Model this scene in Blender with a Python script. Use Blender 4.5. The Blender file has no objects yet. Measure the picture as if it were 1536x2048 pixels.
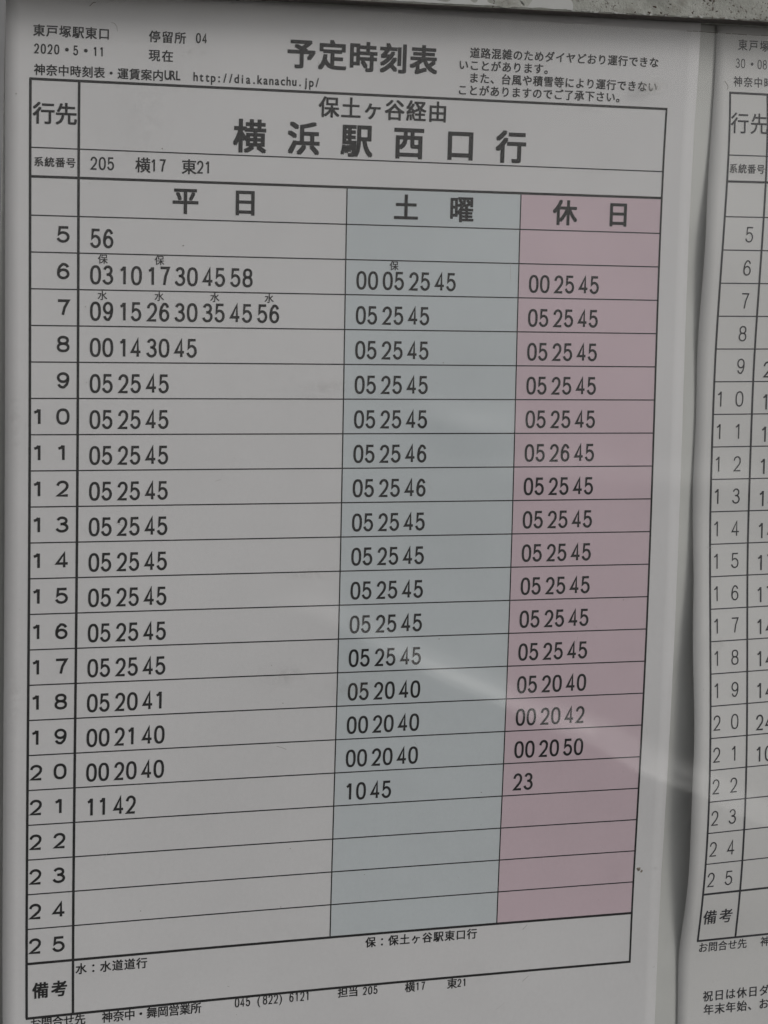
import bpy, math, random
from mathutils import Matrix, Vector, noise

random.seed(7)
U = 0.01                      # one table unit (one timetable row) is one centimetre
H0 = 1.55                     # height of the table's first row line above the pavement
S = bpy.context.scene

# ------------------------------------------------------------------ camera
cam = bpy.data.cameras.new('camera')
cam_o = bpy.data.objects.new('camera', cam)
S.collection.objects.link(cam_o)
R = ((0.94523514, 0.01388893, -0.3260945),
     (-0.32549674, 0.11398448, -0.93864765),
     (0.0241329, 0.99338544, 0.11226294))
m = Matrix(R).to_4x4()
m.translation = Vector((-0.11026184, -0.61620454, H0 - 0.00918025))
cam_o.matrix_world = m
cam.sensor_fit = 'VERTICAL'
cam.sensor_height = 24
cam.sensor_width = 24
cam.lens = 52.776
cam.clip_start = 0.02
cam.clip_end = 500
S.camera = cam_o

# ------------------------------------------------------------------ world, sun, exposure
SUN_EL, SUN_AZ = math.radians(27), math.radians(145)     # soft light from behind the viewer, upper right
w = bpy.data.worlds.new('World')
S.world = w
w.use_nodes = True
nt = w.node_tree
bg = nt.nodes['Background']
sky = nt.nodes.new('ShaderNodeTexSky')
sky.sky_type = 'NISHITA'
sky.sun_disc = False
sky.sun_elevation = SUN_EL
sky.sun_rotation = SUN_AZ
sky.dust_density = 2
sky.ozone_density = 1.0
hs = nt.nodes.new('ShaderNodeHueSaturation')             # overcast: the sky is almost grey
hs.inputs['Saturation'].default_value = 0.12
nt.links.new(sky.outputs[0], hs.inputs['Color'])
nt.links.new(hs.outputs[0], bg.inputs[0])
bg.inputs[1].default_value = 0.125
sun = bpy.data.lights.new('sun', 'SUN')
sun.energy = 0.62
sun.angle = math.radians(20)
sun.color = (1.0, 0.955, 0.90)
sun_o = bpy.data.objects.new('sun', sun)
S.collection.objects.link(sun_o)
sd = Vector((math.sin(SUN_AZ) * math.cos(SUN_EL), math.cos(SUN_AZ) * math.cos(SUN_EL), math.sin(SUN_EL)))
sun_o.rotation_euler = (-sd).to_track_quat('-Z', 'Y').to_euler()
S.view_settings.view_transform = 'Standard'
S.view_settings.look = 'None'
S.view_settings.exposure = -0.74
S.view_settings.gamma = 1.0

# ------------------------------------------------------------------ materials
def nmat(name):
    m = bpy.data.materials.new(name)
    m.use_nodes = True
    n = m.node_tree
    return m, n, n.nodes['Principled BSDF']

def N(n, t, **kw):
    x = n.nodes.new(t)
    for k, v in kw.items():
        x.inputs[k].default_value = v
    return x

def noise_tex(n, scale, detail=4, rough=.6, vec=None):
    tc = n.nodes.new('ShaderNodeTexCoord')
    t = N(n, 'ShaderNodeTexNoise', Scale=scale, Detail=detail, Roughness=rough)
    n.links.new(tc.outputs['Object'], t.inputs['Vector'])
    return t

def ramp(n, src, stops):
    r = n.nodes.new('ShaderNodeValToRGB')
    e = r.color_ramp.elements
    e[0].position, e[0].color = stops[0][0], (*stops[0][1], 1)
    e[1].position, e[1].color = stops[-1][0], (*stops[-1][1], 1)
    for p, c in stops[1:-1]:
        q = e.new(p); q.color = (*c, 1)
    n.links.new(src, r.inputs[0])
    return r

def mixc(n, a, b, fac, mode='MIX'):
    x = n.nodes.new('ShaderNodeMix'); x.data_type = 'RGBA'; x.blend_type = mode
    for s, v in ((0, fac), (6, a), (7, b)):
        if hasattr(v, 'is_linked'): n.links.new(v, x.inputs[s])
        else: x.inputs[s].default_value = v if s == 0 else (*v, 1)
    return x.outputs[2]

def paper_mat(name, col, var=.035):
    m, n, p = nmat(name)
    t = noise_tex(n, 14, 5, .6)                      # broad mottling, cloudy ageing of the sheet
    r = ramp(n, t.outputs[0], [(.3, tuple(c * (1 - var) for c in col)), (.7, tuple(min(1, c * (1 + var)) for c in col))])
    t2 = noise_tex(n, 900, 3, .7)
    r2 = ramp(n, t2.outputs[0], [(.25, (.955,) * 3), (.75, (1.0,) * 3)])
    n.links.new(mixc(n, r.outputs[0], r2.outputs[0], 1.0, 'MULTIPLY'), p.inputs['Base Color'])
    p.inputs['Roughness'].default_value = .75
    p.inputs['Specular IOR Level'].default_value = .25
    b = N(n, 'ShaderNodeBump', Strength=.16, Distance=.0012)
    t3 = noise_tex(n, 34, 4, .55)
    n.links.new(t3.outputs[0], b.inputs['Height'])
    n.links.new(b.outputs[0], p.inputs['Normal'])
    return m

PAPER = paper_mat('white_paper', (.752, .745, .755), .045)
PAPER2 = paper_mat('newer_white_paper', (.735, .73, .725))
BLUE = paper_mat('pale_blue_print', (.635, .68, .705), .055)
PINK = paper_mat('pale_pink_print', (.695, .555, .61), .055)

def ink_mat(name, col, hi):
    m, n, p = nmat(name)
    t = noise_tex(n, 260, 4, .7)
    r = ramp(n, t.outputs[0], [(.35, col), (.72, hi)])
    n.links.new(r.outputs[0], p.inputs['Base Color'])
    p.inputs['Roughness'].default_value = .6
    p.inputs['Specular IOR Level'].default_value = .3
    return m
INK = ink_mat('black_ink', (.014, .014, .015), (.026, .026, .028))
INK2 = ink_mat('grey_black_ink', (.036, .036, .042), (.06, .06, .068))

def paint_mat():
    m, n, p = nmat('weathered_paint')
    t = noise_tex(n, 70, 6, .65)
    base = ramp(n, t.outputs[0], [(.3, (.27, .275, .245)), (.5, (.39, .395, .36)), (.7, (.47, .475, .44))])
    t2 = noise_tex(n, 700, 5, .75)                   # pitted dark specks
    spots = ramp(n, t2.outputs[0], [(.385, (1, 1, 1)), (.43, (0, 0, 0))])
    t3 = noise_tex(n, 45, 3, .6)
    gate = ramp(n, t3.outputs[0], [(.45, (0, 0, 0)), (.58, (1, 1, 1))])
    f = mixc(n, spots.outputs[0], gate.outputs[0], 1.0, 'MULTIPLY')
    t5 = noise_tex(n, 150, 6, .7)
    st = ramp(n, t5.outputs[0], [(.52, (0, 0, 0)), (.68, (.55, .55, .55))])
    c0 = mixc(n, base.outputs[0], (.20, .185, .15), st.outputs[0])
    c = mixc(n, c0, (.085, .065, .05), f)
    n.links.new(c, p.inputs['Base Color'])
    p.inputs['Roughness'].default_value = .65
    b = N(n, 'ShaderNodeBump', Strength=.9, Distance=.0008)
    t4 = noise_tex(n, 300, 6, .7)
    n.links.new(t4.outputs[0], b.inputs['Height'])
    n.links.new(b.outputs[0], p.inputs['Normal'])
    return m
PAINT = paint_mat()

def simple(name, a, b_, scale, rough, bump=.0):
    m, n, p = nmat(name)
    t = noise_tex(n, scale, 5, .65)
    r = ramp(n, t.outputs[0], [(.3, a), (.7, b_)])
    n.links.new(r.outputs[0], p.inputs['Base Color'])
    p.inputs['Roughness'].default_value = rough
    if bump:
        b = N(n, 'ShaderNodeBump', Strength=bump, Distance=.0005)
        n.links.new(t.outputs[0], b.inputs['Height'])
        n.links.new(b.outputs[0], p.inputs['Normal'])
    return m
WHITECOAT = simple('loose_white_paint', (.46, .465, .455), (.52, .525, .51), 120, .5, .15)
BACK = simple('grey_backing', (.62, .625, .605), (.67, .675, .655), 60, .7, .1)
RUST = simple('dark_rust', (.03, .02, .016), (.09, .06, .045), 900, .9, .4)
SPECK = simple('brown_dirt', (.17, .145, .12), (.28, .25, .21), 900, .9)
GRIME = simple('grime', (.16, .14, .12), (.28, .26, .235), 500, .9)
RAIL_SHADE = simple('brown_shade_and_dirt', (.055, .045, .038), (.09, .075, .065), 300, .8)  # dark brown that paints in shade and dirt beneath the top rail
METAL = simple('grey_painted_metal', (.22, .22, .225), (.28, .28, .285), 40, .5, .2)

def cover_mat():
    m, n, p = nmat('clear_plastic')
    n.nodes.remove(p)
    out = n.nodes['Material Output']
    tr = N(n, 'ShaderNodeBsdfTransparent', Color=(.965, .968, .965, 1))
    gl = N(n, 'ShaderNodeBsdfGlossy', Roughness=.24)
    fr = N(n, 'ShaderNodeLayerWeight', Blend=.5)      # Schlick's law for both faces of a thin sheet
    pw = n.nodes.new('ShaderNodeMath'); pw.operation = 'POWER'; pw.inputs[1].default_value = 5
    n.links.new(fr.outputs['Facing'], pw.inputs[0])
    ml = n.nodes.new('ShaderNodeMath'); ml.operation = 'MULTIPLY_ADD'; ml.inputs[1].default_value = .9; ml.inputs[2].default_value = .028
    n.links.new(pw.outputs[0], ml.inputs[0])
    df = N(n, 'ShaderNodeBsdfDiffuse', Color=(.62, .60, .57, 1))
    t = noise_tex(n, 22, 6, .7)                      # film of dust, in patches
    r = ramp(n, t.outputs[0], [(.35, (.002,) * 3), (.62, (.012,) * 3), (.78, (.04,) * 3)])
    m1 = n.nodes.new('ShaderNodeMixShader')
    n.links.new(r.outputs[0], m1.inputs[0]); n.links.new(tr.outputs[0], m1.inputs[1]); n.links.new(df.outputs[0], m1.inputs[2])
    m2 = n.nodes.new('ShaderNodeMixShader')
    n.links.new(ml.outputs[0], m2.inputs[0]); n.links.new(m1.outputs[0], m2.inputs[1]); n.links.new(gl.outputs[0], m2.inputs[2])
    n.links.new(m2.outputs[0], out.inputs['Surface'])
    return m
COVER = cover_mat()

# ------------------------------------------------------------------ object helpers
def B(x, y, z):
    """board coordinates (x right, y down, z into the board, in units) -> metres"""
    return (x * U, z * U, H0 - y * U)

def link(name, verts, faces, mat, parent=None, smooth=False, label=None):
    me = bpy.data.meshes.new(name)
    me.from_pydata(verts, [], faces)
    me.materials.append(mat)
    if smooth:
        me.polygons.foreach_set('use_smooth', [True] * len(me.polygons))
    me.update()
    o = bpy.data.objects.new(name, me)
    S.collection.objects.link(o)
    if parent: o.parent = parent
    if label: o['label'] = label
    return o

def thing(name, label, cat, group=None):
    o = bpy.data.objects.new(name, None)
    S.collection.objects.link(o)
    o['label'] = label; o['category'] = cat
    if group: o['group'] = group
    return o

# ------------------------------------------------------------------ the surfaces of the two sheets
def soft(v, lo, hi, k=.12):
    if v > hi: return hi + k * (1 - math.exp(-(v - hi) / k))
    if v < lo: return lo - k * (1 - math.exp(-(lo - v) / k))
    return v

def left_surface(x, y):
    a, b = (soft(x, -1, 20.5, .5) - 9.5) / 9.5, soft((y - 9.5) / 13, -1.05, 1.1)
    c = (0.4018, 0.0354, -0.0554, 0.0482, 0.1766, -0.0388, 0.0123, -0.2458, 0.0042)
    t = (b*b, a*b*b, a*a, b**3, a*b**3, a*a*b, a*b, b**4, a*b**4)
    return x, y, soft(sum(p * q for p, q in zip(c, t)), -9, .19, .085)

def cheb(c, v):
    t0, t1, s = 1.0, v, c[0]
    for k in c[1:]:
        s += k * t1
        t0, t1 = t1, 2 * v * t1 - t0
    return s

def right_surface(s, t):
    v = soft((t - 9.5) / 13.2, -1.0, .97, .05)
    w_ = soft(s, -2, 2.2, 1.5)
    z = cheb((-0.04998, 0.03647, -0.10106, 0.19687, 0.14555, -0.03191), v) + w_ * cheb((0.05466, -0.00054, 0.00928, -0.05095), v)
    z = soft(z, -9, .19, .08)
    X, Y = 21.1003 + s * math.cos(.01014) + (t - 9.5) * .010144, -0.5577 + t * 1.0019 - s * .010144
    k = 1 / (1 + math.exp((t - .2) * 1.6))           # the upper part of the sheet lies flat against the backing
    dz = k * (.235 - z)
    return X + dz * (X + 11) / 61.6, Y + dz * (Y - .9) / 61.6, z + dz

class Sheet:
    def __init__(self, root, surf, ink):
        self.root, self.surf, self.ink = root, surf, ink
    def P(self, x, y, h):
        X, Y, Z = self.surf(x, y)
        return B(X, Y, Z - h)
    def patch(self, name, x0, y0, x1, y1, h, mat, step=.5, thick=0, edge=None, label=None):
        nx, ny = max(1, round((x1 - x0) / step)), max(1, round((y1 - y0) / step))
        V, F = [], []
        for j in range(ny + 1):
            yy = y0 + (y1 - y0) * j / ny
            for i in range(nx + 1):
                xx = x0 + (x1 - x0) * i / nx
                if i == 0 and edge: xx += edge(yy)
                V.append(self.P(xx, yy, h))
        W = nx + 1
        for j in range(ny):
            for i in range(nx):
                a = j * W + i
                F.append((a, a + W, a + W + 1, a + 1))
        if thick:
            n0 = len(V)
            V += [(v[0], v[1] + thick * U, v[2]) for v in V]
            F += [tuple(n0 + k for k in reversed(f)) for f in F[:nx * ny]]
            rim = [i for i in range(W)] + [j * W + nx for j in range(1, ny + 1)] + \
                  [ny * W + i for i in range(nx - 1, -1, -1)] + [j * W for j in range(ny - 1, 0, -1)]
            for a, b in zip(rim, rim[1:] + rim[:1]):
                F.append((a, b, n0 + b, n0 + a))
        return link(name, V, F, mat, self.root, True, label)
    def hline(self, x0, x1, y, w=.036):
        return self.patch('grid_line', x0, y - w / 2, x1, y + w / 2, .005, self.ink, .6)
    def vline(self, x, y0, y1, w=.03):
        return self.patch('grid_line', x - w / 2, y0, x + w / 2, y1, .0055, self.ink, .4)
    def ink_mesh(self, name, V2, F, h=.008, label=None):
        V = [self.P(v[0], v[1], h + (v[2] if len(v) > 2 else 0)) for v in V2]
        return link(name, V, F, self.ink, self.root, False, label)

# ------------------------------------------------------------------ lettering
CACHE = {}
def glyph(ch, off):
    k = (ch, off)
    if k not in CACHE:
        c = bpy.data.curves.new('glyph', 'FONT')
        c.body = ch; c.offset = off; c.resolution_u = 3
        o = bpy.data.objects.new('glyph', c)
        S.collection.objects.link(o)
        bpy.context.view_layer.update()
        me = bpy.data.meshes.new_from_object(o.evaluated_get(bpy.context.evaluated_depsgraph_get()))
        V = [(v.co.x, v.co.y) for v in me.vertices]
        F = [tuple(p.vertices) for p in me.polygons]
        bpy.data.objects.remove(o); bpy.data.curves.remove(c); bpy.data.meshes.remove(me)
        CACHE[k] = (V, F)
    return CACHE[k]

def arc(cx, cy, rx, ry, a0, a1, n=9):
    return [(cx + rx * math.cos(math.radians(a0 + (a1 - a0) * i / n)),
             cy + ry * math.sin(math.radians(a0 + (a1 - a0) * i / n))) for i in range(n + 1)]
def sup(cx, cy, rx, ry, n=28, e=.82):
    out = []
    for i in range(n + 1):
        a = 2 * math.pi * i / n + math.pi / 2
        c, s = math.cos(a), math.sin(a)
        out.append((cx + rx * math.copysign(abs(c) ** e, c), cy + ry * math.copysign(abs(s) ** e, s)))
    return out
DIG = {
 '0': [sup(.5, .5, .5, .5)],
 '1': [[(.10, .80), (.34, .86), (.50, 1.0)], [(.56, 1.03), (.56, -.03)]],
 '2': [[(.03, .72)] + arc(.5, .73, .45, .27, 165, 0, 10) + [(.93, .60), (.80, .45), (.45, .22), (.06, .0), (1.0, .0)]],
 '3': [arc(.47, .77, .41, .23, 168, -80, 12) + [(.32, .53)], [(.32, .53)] + arc(.46, .27, .50, .27, 82, -168, 14)],
 '4': [[(.70, -.03), (.70, 1.0), (.0, .26), (1.04, .26)]],
 '5': [[(.95, 1.0), (.16, 1.0), (.09, .53)] + arc(.46, .32, .50, .32, 122, -165, 15)],
 '6': [arc(.52, .68, .42, .32, 18, 105, 6) + [(.16, .80), (.05, .56), (.03, .38)] + arc(.5, .30, .46, .30, 180, 540, 20)],
 '7': [[(.0, 1.0), (.98, 1.0), (.62, .5), (.46, -.03)]],
 '8': [sup(.5, .765, .42, .235, 20, .9), sup(.5, .265, .48, .265, 22, .9)],
 '9': [[(1 - x, 1 - y) for x, y in arc(.52, .68, .42, .32, 18, 105, 6) + [(.16, .80), (.05, .56), (.03, .38)] + arc(.5, .30, .46, .30, 180, 540, 20)]],
}
def stroke(pts, t, V, F):
    """a mitred ribbon of width t along the points"""
    P = [Vector(p) for p in pts]
    closed = (P[0] - P[-1]).length < 1e-5
    n = len(P)
    base = len(V)
    for i in range(n):
        a = P[i - 1] if i else (P[n - 2] if closed else P[0])
        b = P[i + 1] if i < n - 1 else (P[1] if closed else P[-1])
        d1, d2 = P[i] - a, b - P[i]
        if d1.length < 1e-9: d1 = d2
        if d2.length < 1e-9: d2 = d1
        d1.normalize(); d2.normalize()
        n1, n2 = Vector((-d1.y, d1.x)), Vector((-d2.y, d2.x))
        mt = (n1 + n2)
        mt = mt.normalized() if mt.length > 1e-6 else n1
        k = t / 2 / max(.5, mt.dot(n1))
        V.append(tuple(P[i] + mt * k)); V.append(tuple(P[i] - mt * k))
    for i in range(n - 1):
        a = base + 2 * i
        F.append((a, a + 1, a + 3, a + 2))

def digit_into(V2, F, ch, x0, yc, w, h, t):
    """ink box x0..x0+w, centred at yc"""
    V, f = [], []
    ww = w - t
    for st in DIG[ch]:
        stroke([(t / 2 + x * ww, t / 2 + y * (h - t)) for x, y in st], t, V, f)
    b = len(V2)
    V2 += [(x0 + x, yc + h / 2 - y) for x, y in V]
    F += [tuple(b + k for k in q) for q in f]

def glyph_into(V2, F, ch, xc, yc, ew, eh, off, latin=False):
    if ch in ' \u3000': return
    V, f = glyph(ch, 0)
    if latin:
        mx = (min(v[0] for v in V) + max(v[0] for v in V)) / 2
        my = .34
    else:
        mx, my = (.25 if ch == '：' else .5), .38
    sh_ = [(0, 0)] if off < .003 else [(-off, -off * .9), (off, -off * .9), (-off, off * .9), (off, off * .9)] + ([(0, 0)] if off > .017 else [])
    for i, (dx, dy) in enumerate(sh_):               # heavier weights: the outline struck again a little to each side
        b = len(V2)
        V2 += [(xc + (x + dx - mx) * ew, yc - (y + dy - my) * eh, .0007 * i) for x, y in V]
        F += [tuple(b + k for k in q) for q in f]

def kanji(sh, name, s, xa, xb, yc, em, off=.006, ew=None, label=None):
    """characters of s with first centre at xa and last centre at xb"""
    V, F = [], []
    n = len(s)
    for i, ch in enumerate(s):
        glyph_into(V, F, ch, xa + (xb - xa) * i / max(1, n - 1), yc, ew or em, em, off)
    return sh.ink_mesh(name, V, F, label=label)

def digits(sh, name, s, x0, yc, w, h, t, pitch, label=None):
    V, F = [], []
    for i, ch in enumerate(s):
        x = x0 + i * pitch
        if ch in DIG: digit_into(V, F, ch, x, yc, w, h, t)
        elif ch != ' ': glyph_into(V, F, ch, x + w / 2, yc, h / .70 * .9, h / .70, .01, True)
    return sh.ink_mesh(name, V, F, label=label)

# ------------------------------------------------------------------ the table both sheets share
X1, X2, X3, X4 = 1.335, 9.076, 14.421, 18.95
YT, YA, YB, YE = -3.675, -1.833, -1.05, 22.568
def grid(sh, left=True, thin=.036, thick=.074):
    sh.hline(-.03, X4 + .03, YT, thick)
    sh.hline(0, X4, YA, thin)
    sh.hline(0, X4, YB, thick)
    for k in range(21):
        sh.hline(0, X4, k, thin)
    sh.hline(0, X4, 21, thick)
    sh.hline(-.03, X4 + .03, YE, thick)
    sh.vline(0, YT, YE, thick)
    sh.vline(X1, YT, YE, thick)
    sh.vline(X2, YB, 21, thin)
    sh.vline(X3, YB, 21, thin)
    sh.vline(X4, YT, YE, thick * .85)

def times(sh, k, col, lst):
    """minutes of one hour and one kind of day: one printed run"""
    x0 = {0: 1.665, 1: 9.405, 2: 14.755}[col]
    V, F = [], []
    for i, t_ in enumerate(lst.split()):
        for j, ch in enumerate(t_):
            digit_into(V, F, ch, x0 + .80 * i + .352 * j, k + .585, .308, .535, .073)
    return sh.ink_mesh('departure_minutes', V, F)

# ------------------------------------------------------------------ left timetable
root = thing('bus_timetable', 'large printed timetable sheet with pale blue and pink columns, left of the narrow gap', 'timetable',
             'timetable sheets in the notice board')
A = Sheet(root, left_surface, INK)
A.patch('paper_sheet', -.685, -6.9, 19.9, 26.6, 0, PAPER, .4, .012)
A.patch('tinted_column', X2, YB, X3, 21, .0025, BLUE, .45, label='pale blue Saturday column')
A.patch('tinted_column', X3, YB, X4, 21, .0025, PINK, .45, label='pale pink holiday column')
grid(A)
# heading
kanji(A, 'stop_name', '東戸塚駅東口', .225, 2.01, -4.98, .335, .020)
kanji(A, 'stop_number_caption', '停留所', 3.42, 4.14, -4.98, .335, .018)
digits(A, 'stop_number', '04', 4.58, -5.0, .145, .28, .040, .18)
digits(A, 'issue_date', '2020', .09, -4.49, .145, .27, .040, .183)
kanji(A, 'issue_date', '・', .99, .99, -4.50, .4, .02)
digits(A, 'issue_date', '5', 1.16, -4.49, .145, .27, .040, .18)
kanji(A, 'issue_date', '・', 1.51, 1.51, -4.50, .4, .02)
digits(A, 'issue_date', '11', 1.70, -4.49, .145, .27, .040, .18)
kanji(A, 'issue_date_caption', '現在', 3.42, 3.79, -4.47, .335, .018)
kanji(A, 'address_caption', '神奈中時刻表・運賃案内', .25, 3.53, -3.93, .32, .019)
def latin(sh, name, s, x0, pitch, yc, ew, eh, off=.006):
    V, F = [], []
    for i, ch in enumerate(s):
        glyph_into(V, F, ch, x0 + pitch * (i + .5), yc, ew, eh, off, True)
    return sh.ink_mesh(name, V, F)
latin(A, 'address_caption', 'URL', 3.72, .152, -3.95, .27, .36, .022)
latin(A, 'web_address', 'http://dia.kanachu.jp/', 4.51, .1675, -3.945, .30, .345, .020)
kanji(A, 'title', '予定時刻表', 7.63, 11.26, -4.73, .86, .029)
for s, y in (('\u3000道路混雑のためダイヤどおり運行できな', -5.01), ('いことがあります。', -4.655),
             ('\u3000また、台風や積雪等により運行できない', -4.30), ('ことがありますのでご了承下さい。', -3.945)):
    kanji(A, 'service_notice', s, 12.48, 12.48 + .3315 * (len(s) - 1), y, .315, .020)
# destination block
kanji(A, 'row_heading', '行先', .37, .985, -2.77, .62, .020)
kanji(A, 'row_heading', '系統番号', .235, 1.12, -1.455, .28, .020)
kanji(A, 'route_note', '保土ヶ谷経由', 8.48, 11.75, -3.285, .62, .020)
kanji(A, 'destination_name', '横浜駅西口行', 6.18, 14.055, -2.38, .97, .027)
digits(A, 'route_number', '205', 1.655, -1.465, .20, .36, .048, .237)
kanji(A, 'route_number', '横', 3.13, 3.13, -1.465, .44, .016)
digits(A, 'route_number', '17', 3.34, -1.465, .20, .36, .048, .24)
kanji(A, 'route_number', '東', 4.44, 4.44, -1.465, .44, .016)
digits(A, 'route_number', '21', 4.66, -1.465, .20, .36, .048, .222)
for a, xa, b, xb in (('平', 4.35, '日', 6.07), ('土', 10.87, '曜', 12.58), ('休', 15.84, '日', 17.55)):
    kanji(A, 'day_heading', a + b, xa, xb, -.53, .78, .024)
# hours
for k in range(21):
    V, F = [], []
    s = str(k + 5)
    if len(s) == 2:
        digit_into(V, F, s[0], .055 if s[0] == '2' else .06, k + .5, .37, .455, .074)
    digit_into(V, F, s[-1], .735, k + .5, .37, .455, .074)
    A.ink_mesh('hour_number', V, F)
week = ['56', '03 10 17 30 45 58', '09 15 26 30 35 45 56', '00 14 30 45'] + ['05 25 45'] * 9 + ['05 20 41', '00 21 40', '00 20 40', '11 42']
sat = ['', '00 05 25 45', '05 25 45', '05 25 45', '05 25 45', '05 25 45', '05 25 46', '05 25 46'] + ['05 25 45'] * 5 + ['05 20 40', '00 20 40', '00 20 40', '10 45']
hol = ['', '00 25 45', '05 25 45', '05 25 45', '05 25 45', '05 25 45', '05 26 45', '05 25 45'] + ['05 25 45'] * 5 + ['05 20 40', '00 20 42', '00 20 50', '23']
for c, L in enumerate((week, sat, hol)):
    for k, t_ in enumerate(L):
        if t_: times(A, k, c, t_)
for s, x, y in (('保', 2.02, 1.145), ('保', 3.62, 1.145), ('水', 2.01, 2.145), ('水', 3.62, 2.145),
                ('水', 5.22, 2.145), ('水', 6.81, 2.145), ('保', 10.54, 1.145)):
    kanji(A, 'minute_mark', s, x, x, y, .28, .010)
# remarks
kanji(A, 'row_heading', '備考', .40, .94, 21.79, .48, .028)
kanji(A, 'remark', '水：水道道行', 1.57, 3.35, 21.27, .335, .019)
kanji(A, 'remark', '保：保土ヶ谷駅東口行', 10.36, 13.62, 21.25, .335, .019)
kanji(A, 'contact_line', 'お問合せ先', .25, 1.54, 22.74, .335, .017)
kanji(A, 'contact_line', '神奈中・舞岡営業所', 2.34, 4.98, 22.76, .335, .017)
digits(A, 'phone_number', '045', 6.16, 22.72, .14, .29, .036, .168)
latin(A, 'phone_number', '(', 6.83, .14, 22.72, .36, .36, .004)
digits(A, 'phone_number', '822', 7.02, 22.72, .14, .29, .036, .168)
latin(A, 'phone_number', ')', 7.50, .14, 22.72, .36, .36, .004)
digits(A, 'phone_number', '6121', 7.84, 22.72, .14, .29, .036, .168)
kanji(A, 'contact_line', '担当', 9.52, 9.85, 22.72, .335, .017)
digits(A, 'contact_line', '205', 10.15, 22.74, .135, .26, .036, .17)
kanji(A, 'contact_line', '横', 11.66, 11.66, 22.75, .335, .015)
digits(A, 'contact_line', '17', 11.84, 22.75, .135, .26, .036, .17)
kanji(A, 'contact_line', '東', 13.02, 13.02, 22.76, .335, .015)
digits(A, 'contact_line', '21', 13.19, 22.76, .135, .26, .036, .17)

# ------------------------------------------------------------------ right timetable
root2 = thing('bus_timetable', 'curling white timetable sheet right of the narrow gap, cut off at the right', 'timetable',
              'timetable sheets in the notice board')
C2 = Sheet(root2, right_surface, INK2)
C2.patch('paper_sheet', -.60, -6.9, 19.9, 26.6, 0, PAPER2, .4, .012,
         edge=lambda y: .02 * math.sin(y * 1.3) - .03 * math.exp(-((y + 1.5) / 2.5) ** 2) + (.10 * min(1, max(0, (-3.2 - y) / 2.0))))
grid(C2, False, .036, .068)
kanji(C2, 'stop_name', '東戸塚駅東口', .43, 2.40, -5.11, .345, .014)
digits(C2, 'issue_date', '30', .19, -4.56, .15, .28, .028, .19)
kanji(C2, 'issue_date', '・', .78, .78, -4.56, .4, .01)
digits(C2, 'issue_date', '08', .98, -4.56, .15, .28, .028, .19)
kanji(C2, 'address_caption', '神奈中時刻表・運賃案内', .28, 3.93, -4.02, .33, .011)
kanji(C2, 'row_heading', '行先', .355, 1.04, -2.79, .66, .008)
kanji(C2, 'row_heading', '系統番号', .19, 1.14, -1.44, .30, .014)
for k in range(21):
    V, F = [], []
    s = str(k + 5)
    if len(s) == 2:
        digit_into(V, F, s[0], .10, k + .53, .27, .475, .043)
    digit_into(V, F, s[-1], .75, k + .53, .27, .475, .043)
    C2.ink_mesh('hour_number', V, F)
right = {4: '20', 5: '14', 6: '14', 7: '14', 8: '14', 9: '14', 10: '17', 11: '17', 12: '14', 13: '14', 14: '14', 15: '24', 16: '10'}
for k, s in right.items():
    V, F = [], []
    for j, ch in enumerate(s):
        digit_into(V, F, ch, 1.66 + .352 * j, k + .63, .29, .50, .055)
    C2.ink_mesh('departure_minutes', V, F)
kanji(C2, 'row_heading', '備考', .34, .91, 21.79, .50, .012)
kanji(C2, 'contact_line', 'お問合せ先', .21, 1.60, 22.80, .345, .012)
kanji(C2, 'contact_line', '神', 2.42, 2.42, 22.80, .345, .012)
kanji(C2, 'holiday_notice', '祝日は休日ダイ', .46, 2.86, 24.42, .37, .014)
kanji(C2, 'holiday_notice', '年末年始、お盆', .50, 2.86, 24.86, .37, .014)

# ------------------------------------------------------------------ the notice board: frame, backing, clear cover
board = thing('notice_board', 'weathered grey notice board with peeling painted top rail and clear plastic cover over the timetables', 'notice board')
TH = .0114                    # the sheets hang slightly turned against the frame
def FB(x, y, z):
    """frame coordinates -> metres (turned about the upper left inner corner)"""
    x0, y0 = -.94, -6.0
    dx, dy = x - x0, y - y0
    return B(x0 + dx * math.cos(TH) + -dy * math.sin(TH), y0 + dy * math.cos(TH) - dx * math.sin(TH), z)

def bar(name, x0, y0, x1, y1, z0, z1, mat, bev=.12, lean=0):
    """a bevelled rail; z0 is its front"""
    import bmesh
    bm = bmesh.new()
    bmesh.ops.create_cube(bm, size=1)
    for v in bm.verts:
        v.co = ((x0 + x1) / 2 + v.co.x * (x1 - x0), (y0 + y1) / 2 + v.co.y * (y1 - y0), (z0 + z1) / 2 + v.co.z * (z1 - z0))
    bmesh.ops.bevel(bm, geom=list(bm.edges), offset=bev, segments=2, affect='EDGES')
    V = [FB(v.co.x - lean * (v.co.y + 6), v.co.y, v.co.z) for v in bm.verts]
    F = [tuple(v.index for v in f.verts) for f in bm.faces]
    bm.free()
    o = link(name, V, F, mat, board)
    # B() mirrors nothing but swaps axes: make the normals point out
    import bmesh as bmm
    b2 = bmm.new(); b2.from_mesh(o.data); bmm.ops.recalc_face_normals(b2, faces=b2.faces); b2.to_mesh(o.data); b2.free()
    return o

def panel(name, x0, y0, x1, y1, z0, z1, mat):
    return bar(name, x0, y0, x1, y1, z0, z1, mat, .02)

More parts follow.
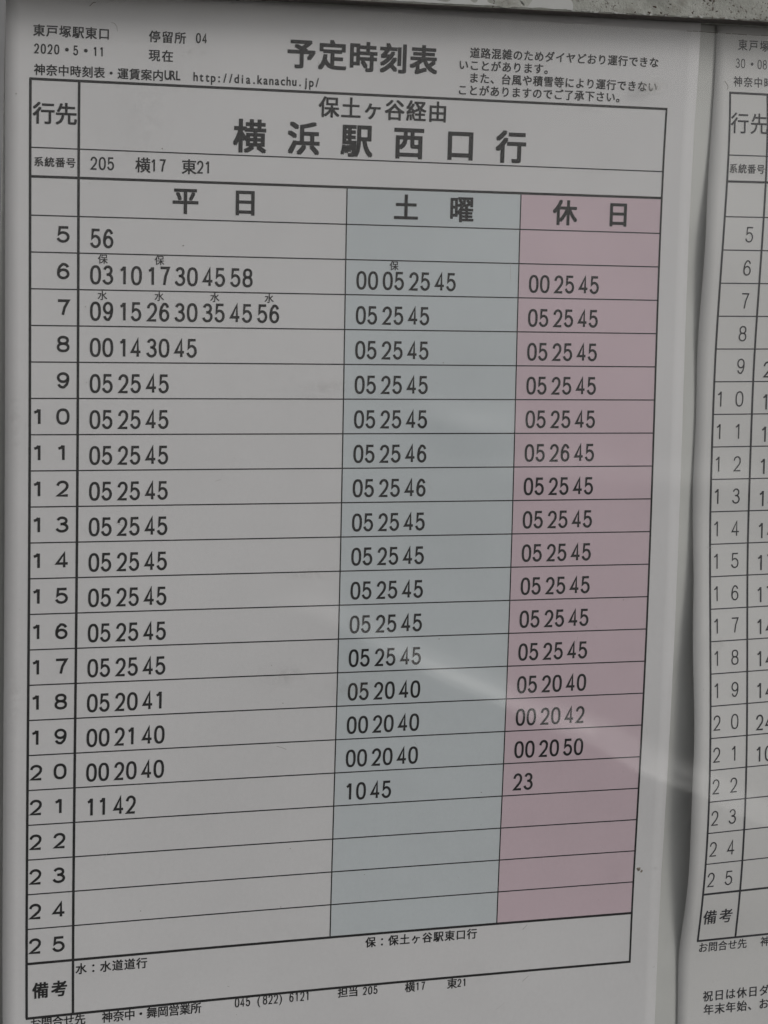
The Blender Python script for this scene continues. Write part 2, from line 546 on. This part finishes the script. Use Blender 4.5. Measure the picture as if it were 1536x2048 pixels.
BX1, BY1 = 42.5, 27.6
bar('top_rail', -6.0, -10.5, BX1 + 5, -6.0, -1.45, 1.6, PAINT, .03)
bar('side_rail', -6.0, -5.995, -.94, BY1, -1.45, 1.6, METAL, .05, lean=.009)
bar('side_rail', BX1, -5.995, BX1 + 5, BY1, -1.45, 1.6, METAL, .05)
bar('bottom_rail', -6.0, BY1 + .005, BX1 + 5, BY1 + 4.5, -1.45, 1.6, METAL, .05)
panel('backing_panel', -2.5, -8.5, BX1 + 1.5, BY1 + 1.5, .305, .8, BACK)
bar('underside_shade_strip', -.9, -5.998, BX1 - .05, -5.972, -1.40, -.46, RAIL_SHADE, .004)  # added strip: the shade on the rail's underside is put into its colour

# the loose white top coat left on the rail: an irregular skin with holes where it has flaked away
def flake(cx, cy, rx, ry, seed, mat, z=-1.462, name='paint_flake', n=46, thick=.012, rough=.28, clip=None, label=None):
    rnd = random.Random(seed)
    ph = [rnd.uniform(0, 6.28) for _ in range(7)]
    pts = []
    for i in range(n):
        a = 2 * math.pi * i / n
        r = 1 + rough * sum(math.sin((k + 2) * a + ph[k]) / (k + 2) for k in range(7))
        x, y = cx + rx * r * math.cos(a), cy + ry * r * math.sin(a)
        if clip:
            x = min(max(x, clip[0] + .015 * math.sin(9 * y)), clip[1]); y = min(max(y, clip[2]), clip[3])
        pts.append((x, y))
    V = [FB(x, y, z) for x, y in pts] + [FB(x, y, z + thick) for x, y in pts]
    F = [tuple(range(n)), ] + [(i, n + i, n + (i + 1) % n, (i + 1) % n) for i in range(n)]
    return link(name, V, F, mat, board, label=label)

def coat():
    """white coat from the left up to a ragged edge, made of a strip of quads with a ragged lower edge"""
    V, F = [], []
    n = 260
    for i in range(n + 1):
        x = -5.8 + (15.02 + 5.8) * i / n
        lo = -6.035 - .05 * abs(noise.noise(Vector((x * 1.3, 0, 3)))) - .02 * abs(noise.noise(Vector((x * 9, 1, 3))))
        V += [FB(x, lo, -1.462), FB(x, -10.3, -1.462)]
    for i in range(n):
        a = 2 * i
        F.append((a, a + 2, a + 3, a + 1))
    # ragged right end
    k = len(V)
    end = []
    for j in range(60):
        y = -6.04 - 4.26 * j / 59
        end.append(FB(15.02 + .10 + .22 * noise.noise(Vector((y * 2.2, 5, 0))) + .07 * noise.noise(Vector((y * 9, 7, 0))), y, -1.462))
    V += end
    top, bot = 2 * n + 1, 2 * n
    V.append(FB(15.02, -6.04, -1.4625)); V.append(FB(15.02, -10.3, -1.4625))
    for j in range(59):
        V.append(FB(15.02, -6.04 - 4.26 * (j + 1) / 59, -1.462))
        a = len(V) - 1
        F.append((a - 1 if j else len(V) - 3 + 0, k + j, k + j + 1, a))
    return link('white_top_coat', V, F, WHITECOAT, board)
coat()
for i, (x, y, rx, ry) in enumerate(((11.15, -6.42, .42, .30), (12.05, -6.33, .30, .20), (9.3, -6.5, .3, .16), (13.1, -6.25, .55, .24), (13.75, -6.3, .2, .2),
                                    (10.2, -6.75, .5, .2), (14.5, -6.9, .6, .25), (6.0, -6.8, .7, .3))):
    flake(x, y, rx, ry, 20 + i, PAINT, -1.4635, 'bare_patch', label='chipped patch where the white coat has come off')
# rust pits, and the dark scrawl of rust at the upper right
rnd = random.Random(3)
for i in range(120):
    x = 15.2 + 7.6 * rnd.random() ** .8
    y = -6.03 - .95 * rnd.random() ** (1 if i % 3 else 2.5)
    r = .007 + .030 * rnd.random() ** 4
    flake(x, y, r * rnd.uniform(.8, 1.9), r, 100 + i, RUST, -1.454, 'rust_pit', 9, .003, .6)
for i, (x, y, rx, ry) in enumerate(((21.05, -6.95, .05, .20), (21.13, -6.73, .07, .05), (21.38, -6.85, .05, .05), (21.48, -6.79, .06, .045), (21.2, -7.0, .16, .05),
                                    (17.75, -6.60, .045, .04), (17.82, -6.52, .05, .02), (17.7, -6.66, .03, .03), (19.55, -6.52, .03, .05), (19.35, -6.5, .03, .03))):
    flake(x, y, rx, ry, 300 + i, RUST, -1.455, 'rust_spot', 18, .004, .7)

for i in range(46):                                  # chips and crumbs of pale paint hanging along the lower edge
    x = 15.2 + 7.4 * rnd.random()
    flake(x, -6.012 - .03 * rnd.random(), .02 + .10 * rnd.random() ** 2, .008 + .016 * rnd.random(), 500 + i, WHITECOAT if i % 3 else GRIME, -1.4555 - .0002 * i, 'paint_chip', 12, .003, .5)
# clear plastic cover with the soft creases seen as light streaks
CREASES = [
    ([(6.5, 10.75, 0), (8.3, 11.3, .35), (10.4, 12.5, .6), (11.9, 13.25, .76), (13.98, 14.15, .82), (15.6, 14.95, .78),
      (16.95, 15.5, .9), (18.6, 16.4, 1.08), (19.5, 16.75, 1.18), (20.7, 17.2, 1.1), (21.6, 17.7, 1.0), (23.2, 18.4, .9), (25, 19.2, .3)], .36, .262),
    ([(10.9, 5.3, 0), (11.6, 5.55, .6), (12.6, 5.85, 1), (13.8, 5.95, .8), (15, 5.8, 0)], .34, .125),
    ([(13.0, 7.1, 0), (15, 7.2, .6), (18, 7.5, .3), (21, 7.6, .7), (22.5, 7.7, .3)], .40, .10),
    ([(15.0, 14.1, 0), (17.0, 15.0, .7), (18.4, 15.6, .4), (20.0, 16.1, 0)], .24, .08),
    ([(16.5, 16.4, 0), (18.4, 17.0, .8), (20.4, 17.9, .5), (22.5, 18.9, .8), (24, 19.6, 0)], .30, .10),
]
def crease_height(x, y):
    h = 0
    for pts, sg, amp in CREASES:
        if x < pts[0][0] - 1.5 or x > pts[-1][0] + 1.5: continue
        best, ba = 9, 0
        for (xa, ya, aa), (xb, yb, ab) in zip(pts, pts[1:]):
            dx, dy = xb - xa, yb - ya
            t = max(0, min(1, ((x - xa) * dx + (y - ya) * dy) / (dx * dx + dy * dy)))
            d = math.hypot(x - xa - dx * t, y - ya - dy * t)
            if d < best: best, ba = d, aa + (ab - aa) * t
        if best < 4 * sg: h += amp * ba * math.exp(-(best / sg) ** 2 / 2)
    return h
def cover():
    xs = [-.93 + .12 * i for i in range(213)] + [24.6 + .8 * i for i in range(1, 22)]
    ys = [-5.95 + .12 * j for j in range(279)]
    V, F = [], []
    for y in ys:
        for x in xs:
            wv = .03 * noise.noise(Vector((x * .13, y * .10, 1.7))) + .006 * noise.noise(Vector((x * .5, y * .3, 4)))
            V.append(B(x, y, -.46 - crease_height(x, y) + wv))
    W = len(xs)
    for j in range(len(ys) - 1):
        for i in range(W - 1):
            a = j * W + i
            F.append((a, a + 1, a + W + 1, a + W))
    return link('clear_cover', V, F, COVER, board, True)
cv = cover()
# the scored line along the top of the cover, and specks of dirt caught on it
V, F = [], []
x = 19.3
rnd = random.Random(11)
while x < 41:
    l = rnd.uniform(.05, .32); t = rnd.uniform(.008, .020)
    y = -5.955 + .0 * x + rnd.uniform(-.006, .006)
    b = len(V)
    V += [B(x, y, -.505), B(x + l, y + .002, -.505), B(x + l, y + t, -.505), B(x, y + t, -.505)]
    F.append((b, b + 3, b + 2, b + 1))
    x += l + rnd.uniform(.0, .05)
link('scored_line', V, F, GRIME, cv)
def speck(x, y, r, mat=SPECK, seed=0, ax=1.0):
    rnd = random.Random(seed)
    n = 9
    V = [B(x + r * ax * rnd.uniform(.6, 1.2) * math.cos(6.283 * i / n), y + r * rnd.uniform(.6, 1.2) * math.sin(6.283 * i / n), -.54) for i in range(n)]
    V.append(B(x, y, -.54 - r * .4))
    F = [((i + 1) % n, i, n) for i in range(n)]
    return link('dirt_speck', V, F, mat, cv)
for i, (x, y, r) in enumerate(((-.52, -3.2, .018), (8.38, -4.4, .02), (3.5, -1.9, .02), (18.75, 19.38, .075), (18.85, 19.45, .045), (11.9, 3.9, .015),
                               (17.9, 11.0, .016), (18.1, 16.3, .012), (14.6, 13.9, .014), (1.5, -.9, .014), (12.0, 12.0, .02), (6.9, 12.6, .012))):
    speck(x, y, r, seed=i)
rnd = random.Random(5)
for i in range(60):
    speck(rnd.uniform(-.6, 22), rnd.uniform(-5.8, 24.5), .006 + .012 * rnd.random() ** 3, GRIME, 50 + i, rnd.uniform(.6, 2))

# soft smudges and fine scratches on the cover
def smudge_mat(name, col, amount, nz=(.38, .62)):
    m, n, p = nmat(name)
    n.nodes.remove(p)
    out = n.nodes['Material Output']
    tc = n.nodes.new('ShaderNodeTexCoord')
    vm = n.nodes.new('ShaderNodeVectorMath'); vm.operation = 'DISTANCE'; vm.inputs[1].default_value = (.5, .5, .5)
    n.links.new(tc.outputs['Generated'], vm.inputs[0])
    mr = N(n, 'ShaderNodeMapRange'); mr.interpolation_type = 'SMOOTHSTEP'
    mr.inputs['From Min'].default_value = .48; mr.inputs['From Max'].default_value = .05
    mr.inputs['To Min'].default_value = 0; mr.inputs['To Max'].default_value = amount
    n.links.new(vm.outputs['Value'], mr.inputs['Value'])
    t = noise_tex(n, 260, 5, .7)
    r = ramp(n, t.outputs[0], [(nz[0], (0, 0, 0)), (nz[1], (1, 1, 1))])
    mu = n.nodes.new('ShaderNodeMath'); mu.operation = 'MULTIPLY'
    n.links.new(mr.outputs[0], mu.inputs[0]); n.links.new(r.outputs[0], mu.inputs[1])
    tr = N(n, 'ShaderNodeBsdfTransparent')
    df = N(n, 'ShaderNodeBsdfDiffuse', Color=(*col, 1))
    mx = n.nodes.new('ShaderNodeMixShader')
    n.links.new(mu.outputs[0], mx.inputs[0]); n.links.new(tr.outputs[0], mx.inputs[1]); n.links.new(df.outputs[0], mx.inputs[2])
    n.links.new(mx.outputs[0], out.inputs['Surface'])
    return m
PALE = smudge_mat('pale_smudge', (.62, .61, .58), .42, (.05, .6))
DULL = smudge_mat('brown_smudge', (.33, .30, .27), .12)
def smudge(x, y, w_, h, mat, z=-.51, tilt=0):
    n = 20
    V = []
    for i in range(n):
        a = 6.28318 * i / n
        dx, dy = w_ / 2 * math.cos(a), h / 2 * math.sin(a)
        V.append(B(x + dx * math.cos(tilt) - dy * math.sin(tilt), y + dx * math.sin(tilt) + dy * math.cos(tilt), z + .0006 * math.cos(a)))
    return link('smudge', V, [tuple(range(n))[::-1]], mat, cv)
for i, (x, y, w_, h, mt, tl) in enumerate(((18.25, -4.28, 1.5, .6, PALE, .02), (4.3, -4.55, 1.4, .3, DULL, .1), (9.6, 13.3, 3.2, .9, DULL, -.05), (7.4, 12.9, 1.9, .8, DULL, .1),
        (8.0, 10.0, 2.4, .5, DULL, 0), (-.5, 5.6, .6, 2.6, DULL, 0), (-.45, 13.2, .6, 2.2, DULL, .05), (10.8, -3.1, .6, .5, DULL, 0),
        (21.1, 12.6, 1.1, 1.4, DULL, .2), (3.1, -3.0, 1.6, 3.4, PALE, .1), (16.2, -3.6, 1.2, .3, DULL, .1), (8.6, 4.6, 2.8, .5, DULL, .15), (19.3, 19.4, .25, .2, DULL, 0))):
    if mt is PALE and i == 9: mt = smudge_mat('faint_smudge', (.6, .6, .6), .10)
    smudge(x, y, w_, h, mt, -.51 - .0012 * i, tl)
PALEINK = simple('pale_scratch', (.42, .42, .41), (.55, .55, .54), 300, .8)
def scratch(pts, t, mat, z=-.535):
    V, F = [], []
    stroke(pts, t, V, F)
    return link('scratch', [B(x, y, z) for x, y in V], F, mat, cv)
scratch([(2.05, -5.22), (2.14, -5.2), (2.2, -5.12), (2.22, -5.0)], .010, GRIME)
scratch([(1.45, -5.62), (1.55, -5.72), (1.62, -5.73)], .016, GRIME)
scratch([(14.95, 21.0), (15.1, 20.86)], .02, PALEINK)
scratch([(15.0, 22.62), (15.2, 22.45)], .018, PALEINK)
scratch([(17.9, 1.86), (17.92, 2.1)], .014, PALEINK)
scratch([(13.9, 1.0), (13.92, 1.5)], .012, PALEINK)
scratch([(20.6, -4.55), (20.72, -4.4), (20.7, -4.3)], .018, GRIME)
rnd = random.Random(23)
for i in range(26):
    x, y, a, l = rnd.uniform(0, 21), rnd.uniform(-5, 24), rnd.uniform(0, 3.14), rnd.uniform(.05, .35)
    scratch([(x, y), (x + l * .5 * math.cos(a) + rnd.uniform(-.03, .03), y + l * .5 * math.sin(a)), (x + l * math.cos(a), y + l * math.sin(a))],
            rnd.uniform(.004, .009), rnd.choice([PALEINK, GRIME]), -.535 - .0006 * i)
